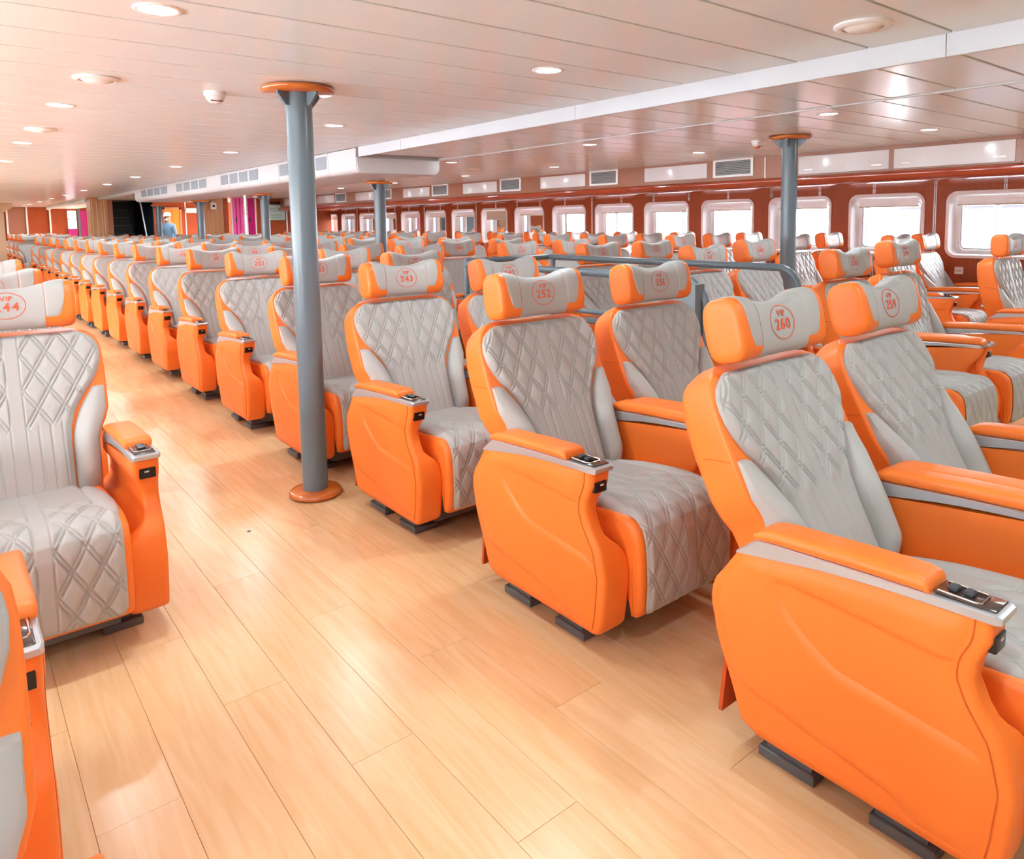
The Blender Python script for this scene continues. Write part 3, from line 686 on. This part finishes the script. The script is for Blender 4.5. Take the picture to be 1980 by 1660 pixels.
PARTS = {}
def make_parts(mx, hi):
    """meshes of one chair kind: mx mirrors the chair, hi sets the quilting detail"""
    nq = (208, 230) if hi else (64, 72); ns = (150, 190) if hi else (48, 60)
    L = []   # (name, mesh, pivot, parent_name, tag)
    def add(name, mb, m, piv='base', par=None, key=None, angle=45):
        L.append((name, xform(mb, mx).mesh(name, m, angle=angle), piv, par, key or name))
    add('seat_cushion', seat_cushion(), ORANGE); add('seat_quilt', seat_quilt(*ns), GREY, par='seat_cushion', angle=80)
    add('seat_bolster', seat_bolster(-1), GREY, par='seat_cushion'); add('seat_bolster', seat_bolster(1), GREY, par='seat_cushion', key='sb2')
    fr, feet = base_bits(); add('base_frame', fr, STEEL)
    for i, f in enumerate(feet): add('foot', f, STEEL, key='foot%d' % i)
    add('rear_skirt', skirt(), ORANGE2)
    add('backrest', back_shell(), ORANGE, 'hinge'); add('back_quilt', back_quilt(*nq), GREY, 'hinge', 'backrest', angle=80)
    add('seam', shell_seam(-1), SEAMO, 'hinge', 'backrest', key='ss1'); add('seam', shell_seam(1), SEAMO, 'hinge', 'backrest', key='ss2')
    add('back_bolster', back_bolster(-1), GREY, 'hinge', 'backrest'); add('back_bolster', back_bolster(1), GREY, 'hinge', 'backrest', key='bb2')
    add('headrest', head_core(), ORANGE, 'hinge'); add('headrest_wrap', head_wrap(), GREY, 'hinge', 'headrest'); add('headrest_panel', head_patch(-1), GREY, 'hinge', 'headrest'); add('headrest_panel', head_patch(1), GREY, 'hinge', 'headrest', key='hp2')
    add('headrest_post', posts(), CHROME, 'hinge', 'headrest')
    # armrests
    add('control_armrest', arm_body(True), ORANGE); add('side_panel', side_panel(-1), ORANGE, par='control_armrest'); add('seam', seam_tube(-1, FRONT, .033), SEAMO, par='control_armrest')
    add('metal_trim', trim(-1, True), ALU, par='control_armrest', key='mtc', angle=30); add('arm_pad', pad(-1, True), ORANGE, par='control_armrest', key='apc')
    pl, tr, sw, us, led = control_bits()
    add('control_plate', pl, PLATE, par='control_armrest'); add('plate_edging', tr, CHROME, par='control_armrest')
    for i, s_ in enumerate(sw): add('switch', s_, SWITCH, par='control_armrest', key='sw%d' % i, angle=25)
    add('charging_socket', us, BLACK, par='control_armrest'); add('socket_mark', led, LED, par='control_armrest')
    add('armrest', arm_body(False), ORANGE); add('metal_trim', trim(1, False), ALU, par='armrest', key='mtp', angle=30); add('arm_pad', pad(1, False), ORANGE, par='armrest', key='app')
    return L
def far_mesh():
    """the same chair as one light mesh for rows too far away to show parts"""
    mb = MB(); hin = (0, HY, HZ)
    def put(m, mi, hinge=False):
        o = len(mb.v); x = xform(m, 1, hin if hinge else (0, 0, 0)); mb.v += x.v; mb.f += [tuple(i+o for i in q) for q in x.f]; mb.m += [mi]*len(x.f)
    put(seat_cushion(), 0); put(seat_quilt(20, 28), 1); fr, feet = base_bits(); put(fr, 3)
    for f in feet: put(f, 3)
    put(back_shell(), 0, True); put(back_quilt(30, 36), 1, True)
    for s_ in (-1, 1): put(back_bolster(s_), 1, True); put(head_patch(s_), 1, True)
    put(head_core(24), 0, True); put(head_wrap(24), 1, True); put(arm_body(True), 0); put(arm_body(False), 0)
    for s_, c in ((-1, True), (1, False)): put(trim(s_, c), 2); put(pad(s_, c), 0)
    put(control_bits()[3], 4); put(skirt(), 5)
    mb.open_ = True
    return mb.mesh('recliner_chair', [ORANGE, GREY, ALU, STEEL, BLACK, ORANGE2], angle=45)
KIT = {(1, True): make_parts(1, True), (1, False): make_parts(1, False), (-1, True): make_parts(-1, True)}
FARM = far_mesh()

def chair(x, y, num, label, group=None, mx=1, hi=True, recline=0.0, head=0.0, noleft=False):
    c = empty('recliner_chair', (x, y, 0)); tag(c, label, 'chair', group); made = {}
    skip = {'control_armrest'} if noleft else set()
    for name, me, piv, par, key in KIT[(mx, hi)]:
        if name in skip or par in skip: continue
        if not hi and name in ('seam', 'plate_edging', 'socket_mark', 'foot', 'headrest_post'): continue
        if name == 'headrest_post' and head < .01: continue
        o = bpy.data.objects.new(name, me); COL.objects.link(o)
        if par: o.parent = made[par]
        else:
            o.parent = c; made[name] = o
            if piv == 'hinge': o.location = (0, HY, HZ); o.rotation_euler = (-recline, 0, 0)
            if name == 'headrest' and head: o.location = (0, HY+head*math.sin(TH), HZ+head*math.cos(TH))
    if noleft:
        link('side_shell', SHELL, c); link('shell_trim', SHELLT, c)
    if num is not None:
        o = link('seat_number', number_mesh(num), made['headrest'])
    return c
SHELL = MB().loft([[(x, y, z) for y, z in ((-.02, .13), (-.045, .25), (-.05, .33), (-.02, .355), (.2, .37), (.55, .37), (.55, .12), (.1, .11))] for x in (-.285, -.25)]).mesh('side_shell', ORANGE, angle=30)
SHELLT = MB().tube([(-.272, -.045, .345), (-.272, -.02, .365), (-.272, .1, .374), (-.272, .3, .382), (-.272, .55, .384)], .011, 8).mesh('shell_trim', ALU)

D = 1.1343; Y0 = .461; Q = .728
def RY(k): return Y0+D*k
AIS = {0: 260, 1: 252, 2: 243, 3: 233, 4: 223, 5: 211, 6: 199, 7: 187, 8: 175}
ORD = ['zeroth', 'first', 'second', 'third', 'fourth', 'fifth', 'sixth', 'seventh', 'eighth', 'ninth', 'tenth', 'eleventh', 'twelfth', 'thirteenth', 'fourteenth', 'fifteenth']
NAMED = {(0, 0): 'orange and grey recliner numbered VIP 260 at the near end of the aisle block', (0, 1): 'orange and grey recliner beside seat VIP 260, its number creased', (1, 0): 'orange and grey recliner numbered VIP 252 between VIP 243 and VIP 260', (1, 1): 'orange and grey recliner numbered VIP 251 in front of the stair railing', (1, 2): 'orange and grey recliner without a left armrest beyond the stair railing', (1, 3): 'orange and grey recliner with raised headrest on chrome posts beyond the railing', (1, 4): 'upright orange recliner standing alone before the nearest window', (2, 0): 'orange and grey recliner numbered VIP 243 in front of the aisle pillar', (2, 1): 'orange and grey recliner numbered VIP 242 between VIP 243 and the stair railing', (3, 0): 'orange and grey aisle recliner half hidden behind the grey pillar'}
def chair_label(k, j, blk, x):
    if (k, j) in NAMED: return NAMED[(k, j)]
    if blk == 'a':
        c = ['aisle recliner', 'recliner second from the aisle', 'recliner third from the aisle'][j]
        if k > 15: return 'orange and grey %s in the last row before the gap' % c
        return 'orange and grey %s, %s row behind the aisle pillar' % (c, ORD[k-2])
    if blk == 'b':
        c = 'left' if x < 4.8 else 'right'
        return 'orange and grey middle recliner on the %s side, %s row beyond the stair railing' % ('aisle' if c == 'left' else 'window', ORD[k])
    c = {7.064: 'farthest from the windows', 7.792: 'in the centre column', 8.52: 'next to the windows'}[round(x, 3)]
    return 'orange and grey window-block recliner %s, %s row from its near end' % (c, ORD[k])
def far_chair(x, y, label, group):
    o = link('recliner_chair', FARM, None, (x, y, 0)); tag(o, label, 'chair', group); return o
XC0 = 1.924
ROWS = list(range(0, 16))+[16.4]
random.seed(3)
REC = {(0, 0): .055, (0, 1): .075, (1, 0): 0.0, (1, 1): 0.0, (2, 0): -.01, (2, 1): .05}
for k in ROWS:
    full = k >= 4
    cols = [('a', XC0), ('a', XC0+Q)]
    if full: cols.append(('a', XC0+2*Q))
    cols += [('b', 4.17+.364), ('b', 4.898+.364)] if k >= 1 else []
    if k == 1: cols += [('w', 6.70+.364)]
    elif k in (2, 3): cols += [('w', 7.428+.364), ('w', 8.156+.364)]
    elif full: cols += [('w', 6.70+.364), ('w', 7.428+.364), ('w', 8.156+.364)]
    for j, (blk, x) in enumerate(cols):
        if k > 15 and blk != 'a': continue
        y = RY(k); depth = x*.63+y*.776
        num = AIS[k]-j if k in AIS else None
        rec = REC.get((k, j), random.uniform(-.02, .02)); head = 0.0
        if (k, j) in ((1, 3), (2, 3)): head = .03
        lab = chair_label(k, j, blk, x)
        if depth < 9.2:
            hi = depth < 6.2
            chair(x, y, num, lab, 'recliners', 1, hi, rec if not (blk == 'w' and k == 1) else -.16, head, noleft=(k, j) == (1, 2))
        else:
            far_chair(x, y, lab, 'recliners')
for i, k in enumerate((20.3, 21.6, 22.9, 24.3)):
    far_chair(XC0+.05, RY(k), 'tiny orange and grey aisle recliner beyond the gap, %s row' % ORD[i+1], 'recliners')
    far_chair(XC0+.05+Q, RY(k), 'tiny orange and grey recliner second from the aisle beyond the gap, %s row' % ORD[i+1], 'recliners')
# left block (mirrored, control arm on the aisle side)
XR = .55-.364
chair(XR, RY(2), 244, 'orange and grey recliner numbered VIP 244 across the aisle from VIP 243', mx=-1, recline=0.0)
chair(XR-Q, RY(2), 245, 'orange and grey recliner on the far side of seat VIP 244', mx=-1)
chair(XR-.45, RY(1), 253, 'orange and grey recliner in front of VIP 244 showing only its armrest', mx=-1)
chair(XR-.447, RY(0), 261, 'orange and grey recliner nearest of the left block showing only a backrest edge', mx=-1)
chair(XR, RY(3), 234, 'orange and grey recliner directly behind seat VIP 244', mx=-1, recline=.02)
chair(XR, RY(4), 224, 'orange and grey recliner two rows behind seat VIP 244', mx=-1, recline=-.02)
chair(XR-Q, RY(3), 235, 'orange and grey recliner diagonally behind VIP 244', mx=-1)
for k in (5, 6, 7): chair(XR-.1, RY(k), None, 'orange and grey recliner of the left block, %s row behind VIP 244' % ORD[k-2], 'recliners', mx=-1)

# ------------------------------------------------------------------ far end furniture and fittings
def thing_box(name, label, cat, loc): e = empty(name, loc); return tag(e, label, cat)
wc = thing_box('wood_panel_column', 'light wood panelled column beside the dark stair', 'column', (3.13, 20.2, 0))
link('core', MB().box(-.23, .23, 0, .6, 0, CZ).mesh('core', WOODL, smooth=False), wc)
for x in (-.2, -.1, 0.0, .06): link('batten', MB().box(x-.008, x+.008, -.008, 0, 0, CZ).mesh('batten', CREAM, smooth=False), wc)
link('corner_post', MB().box(.13, .235, -.02, .6, 0, CZ).mesh('corner_post', BULK, smooth=False), wc)
st = thing_box('dark_staircase', 'dark navy stair flight rising behind the seats', 'staircase', (3.75, 20.2, 0))
link('back_plate', MB().box(-.38, .42, 2.2, 2.3, 0, CZ).box(-.40, -.38, 0, 2.3, 0, CZ).box(.5, .52, 0, 2.3, 0, CZ).box(.42, .5, 2.2, 2.3, 0, CZ).mesh('back_plate', NAVY, smooth=False), st)
for i in range(9):
    t = link('tread', MB().box(-.38, .3, .1+i*.22, .36+i*.22, .21*i+.17, .21*i+.2).box(-.38, .3, .34+i*.22, .35+i*.22, .21*i+.17, .21*i+.38).mesh('tread', NAVY, smooth=False), st)
    link('nosing', MB().box(-.36, .28, .094+i*.22, .1+i*.22, .21*i+.185, .21*i+.2).mesh('nosing', PAINT, smooth=False), t)
link('handrail', MB().tube([(.36, 0, .95), (.26, .05, 1.9), (.24, .1, 2.1)], .018, 8).mesh('handrail', ALU), st)
bc = thing_box('brown_column', 'orange-brown column with a white camera box beside the pink panels', 'column', (5.78, 20.3, 0))
link('core', MB().box(-.28, .32, 0, .5, 0, CZ).mesh('core', WOODL, smooth=False), bc); link('edge_post', MB().box(.22, .34, -.02, .5, 0, CZ).mesh('edge_post', MAHOG, smooth=False), bc)
cb = thing_box('camera_box', 'small white camera box mounted on the brown column', 'camera', (5.72, 20.24, 1.93))
link('housing', MB().box(-.07, .07, -.08, .06, -.09, .09, bev=.012).mesh('housing', STRIPW), cb); link('lens', MB().box(-.03, .03, -.09, -.08, -.03, .03).mesh('lens', BLACK, smooth=False), cb); link('bracket', MB().box(-.02, .02, -.02, .06, .09, .12).mesh('bracket', STRIPW, smooth=False), cb)
for x0, x1, m, lab in ((6.16, 6.52, PINK, 'bright pink film-covered door panel beside the brown column'), (6.56, 6.82, MAGENTA, 'deep magenta film-covered door panel behind a pillar')):
    p = thing_box('film_covered_panel', lab, 'panel', ((x0+x1)/2, 20.2, 0)); hw = (x1-x0)/2
    link('sheet', MB().box(-hw+.03, hw-.03, -.02, .02, 0, CZ).mesh('sheet', m, smooth=False), p)
    for s_ in (-1, 1): link('edge_frame', MB().box(s_*hw-.03*(s_ > 0), s_*hw+.03*(s_ < 0), -.035, .02, 0, CZ).mesh('edge_frame', STRIPW, smooth=False), p)
    for x in (-.05, .06): link('fold', MB().box(x*hw*5-.02, x*hw*5+.015, -.026, -.02, 0, CZ).mesh('fold', PURPLE if m is MAGENTA else MAGENTA, smooth=False), p)
    link('handle', MB().box(-hw*.3-.015, -hw*.3+.015, -.04, -.02, 1.5, 1.62).mesh('handle', BLACK, smooth=False), p)
tp = thing_box('teal_notice_panel', 'pale teal panel with dark horizontal bars on the far wall', 'panel', (7.41, 20.19, 1.74))
link('board', MB().box(-.21, .21, -.02, 0, -.2, .22).mesh('board', TEAL, smooth=False), tp)
for z in (.12, .06, -.06, -.12): link('bar', MB().box(-.2, .12, -.026, -.02, z-.01, z+.008).mesh('bar', LOUVRE, smooth=False), tp)
link('top_rail', MB().box(-.25, .25, -.04, 0, .25, .31).mesh('top_rail', BLACK, smooth=False), tp)
sg = thing_box('white_sign_box', 'white sign box on the far brown wall', 'sign', (6.12, 23.98, 1.88)); link('box', MB().box(-.15, .15, -.06, 0, -.07, .07).mesh('box', STRIPW, smooth=False), sg); link('rim', MB().box(-.16, .16, -.05, -.04, .07, .08).mesh('rim', LOUVRE, smooth=False), sg)
s2 = thing_box('wall_screen', 'white framed screen on the far wall behind a pillar', 'screen', (6.85, 23.98, 1.88)); link('screen', MB().box(-.16, .16, -.05, 0, -.14, .1).mesh('screen', WHITEP, smooth=False), s2); link('bezel', MB().box(-.19, .19, -.04, 0, -.17, .13).mesh('bezel', BLACK, smooth=False), s2)
cc = thing_box('cream_column', 'cream painted column with bracket at the far left', 'column', (1.12, 25.6, 0))
link('core', MB().box(-.4, .40, 0, .4, 0, CZ).mesh('core', CREAM, smooth=False), cc); link('bracket', MB().loft([[(x, y, z) for x, z in ((.40, 1.88), (.40, CZ), (.62, CZ), (.62, 2.02))] for y in (.05, .35)]).mesh('bracket', CREAM, smooth=False), cc)
be = thing_box('ceiling_beam', 'slim white beam under the far ceiling', 'beam', (2.95, 21, CZ)); link('beam', MB().box(-.05, .05, 0, 8, -.10, 0).mesh('beam', STRIPW, smooth=False), be); link('end_plate', MB().box(-.06, .06, 8, 8.02, -.12, 0).mesh('end_plate', STRIPW, smooth=False), be)
fe = thing_box('fire_extinguisher', 'red fire extinguisher on a white post at the aisle end', 'extinguisher', (4.42, 30.3, 1.15))
link('bottle', MB().lathe(0, 0, [(.02, -.02), (.06, 0), (.06, .3), (.03, .36), (.015, .38)], 20).mesh('bottle', GREEN), fe); link('backboard', MB().box(-.09, .09, .06, .25, -1.15, .8).mesh('backboard', STRIPW, smooth=False), fe)

# ------------------------------------------------------------------ person by the far door
def person():
    p = empty('person', (4.98, 21.9, 0)); tag(p, 'person in a blue shirt and white cap standing by the far orange door', 'person')
    V = [(0, 0, .95), (0, 0, 1.12), (0, 0, 1.30), (0, 0, 1.44), (0, -.01, 1.53), (0, -.02, 1.62), (0, -.02, 1.70),
         (.16, 0, 1.42), (.22, .0, 1.16), (.20, -.12, .96), (-.16, 0, 1.42), (-.22, 0, 1.16), (-.20, -.14, .98),
         (.09, 0, .9), (.10, -.01, .5), (.10, .02, .08), (.10, -.12, .04), (-.09, 0, .9), (-.10, -.02, .5), (-.10, .02, .08), (-.10, -.12, .04), (.20, -.19, .93), (-.20, -.21, .96)]
    E_ = [(0, 1), (1, 2), (2, 3), (3, 4), (4, 5), (5, 6), (3, 7), (7, 8), (8, 9), (3, 10), (10, 11), (11, 12), (0, 13), (13, 14), (14, 15), (15, 16), (0, 17), (17, 18), (18, 19), (19, 20), (9, 21), (12, 22)]
    R_ = [.15, .14, .16, .10, .055, .085, .085, .065, .048, .036, .065, .048, .036, .09, .06, .045, .04, .09, .06, .045, .04, .03, .03]
    me = bpy.data.meshes.new('body'); me.from_pydata(V, E_, []); o = bpy.data.objects.new('body', me); COL.objects.link(o)
    o.modifiers.new('skin', 'SKIN'); sv = me.skin_vertices[0].data
    for i, r_ in enumerate(R_): sv[i].radius = (r_, r_*(.75 if i in (0, 1, 2) else 1)); sv[i].use_root = (i == 0)
    o.modifiers.new('sub', 'SUBSURF').levels = 2
    dg = bpy.context.evaluated_depsgraph_get(); m2 = bpy.data.meshes.new_from_object(o.evaluated_get(dg)); bpy.data.objects.remove(o)
    for m in (SHIRT, SKIN, TROUS): m2.materials.append(m)
    for q in m2.polygons:
        z = q.center.z; q.material_index = 1 if (z > 1.49 or (abs(q.center.x) > .15 and z < 1.12)) else (2 if z < .93 else 0); q.use_smooth = True
    link('body', m2, p)
    link('cap', MB().lathe(0, -.02, [(.096, 1.69), (.10, 1.72), (.09, 1.77), (.05, 1.80), (.01, 1.805)], 24).box(-.06, .06, -.20, -.09, 1.69, 1.70).mesh('cap', CAPM), p)
    link('face_mask', MB().loft([[(.055*math.cos(a), -.03-.082*math.sin(a), z) for a in np.linspace(.2, math.pi-.2, 9)] for z in (1.575, 1.60, 1.63)], cap=False, closed=False).mesh('face_mask', CAPM), p)
    for x in (-.03, .03): link('eye', MB().lathe(x, -.102, [(.002, 1.655), (.009, 1.66), (.009, 1.666), (.002, 1.67)], 10).mesh('eye', BLACK), p)
    p.rotation_euler = (0, 0, math.radians(-50))
person()

# ------------------------------------------------------------------ outside the windows
def outside():
    g = boxobj('quay_ground', QUAY, (XW+1.2, 60, -30, 60, -2.2, -2.0)); tag(g, 'pale concrete quay outside the windows', 'quay', kind='structure')
    b = empty('quay_wall', (17, 0, -2)); tag(b, 'long pale lilac wall across the quay', 'wall')
    link('wall_slab', MB().box(0, .4, -20, 7.5, 0, 3.6).mesh('wall_slab', mat('pale_lilac_render', (.052, .048, .062, 1), .8), smooth=False), b); link('coping', MB().box(-.1, .5, -20, 7.5, 3.6, 3.78).mesh('coping', STRIPW, smooth=False), b)
    for i, (y, l, m) in enumerate(((8.6, 4.5, QPINK), (14.5, 5.5, QPINK), (21.5, 6.0, QBLUE), (29.0, 7, QBLUE))):
        c = empty('freight_container', (16.5, y, -2)); tag(c, ['pink container behind the mesh fence', 'second pink container further along the quay', 'pale blue container along the quay', 'far pale blue container along the quay'][i], 'container')
        link('body', MB().box(0, 2.4, 0, l, 0, 3.2-.2*i).mesh('body', m, smooth=False), c)
        for q in range(int(l/.6)): link('rib', MB().box(-.03, 0, .2+.6*q, .35+.6*q, .15, 2.5).mesh('rib', m, smooth=False), c)
    f = empty('quay_fence', (13.2, 0, -2)); tag(f, 'grey mesh fence posts on the quay', 'fence')
    for i in range(14): link('fence_post', MB().cyl(0, -2+2.1*i, 0, 4.6, .045, n=10).mesh('fence_post', QPOST), f)
    for z in (1.2, 2.6, 4.0): link('fence_rail', MB().box(-.02, .02, -2, 26, z, z+.04).mesh('fence_rail', QPOST, smooth=False), f)
outside()

fp = link('floor_plug', MB().lathe(0, 0, [(.008, 0), (.009, .002), (.006, .0035), (.002, .004)], 16).mesh('floor_plug', STEEL), None, (1.044, 3.412, 0)); tag(fp, 'tiny dark metal plug in the aisle floor', 'floor plug')
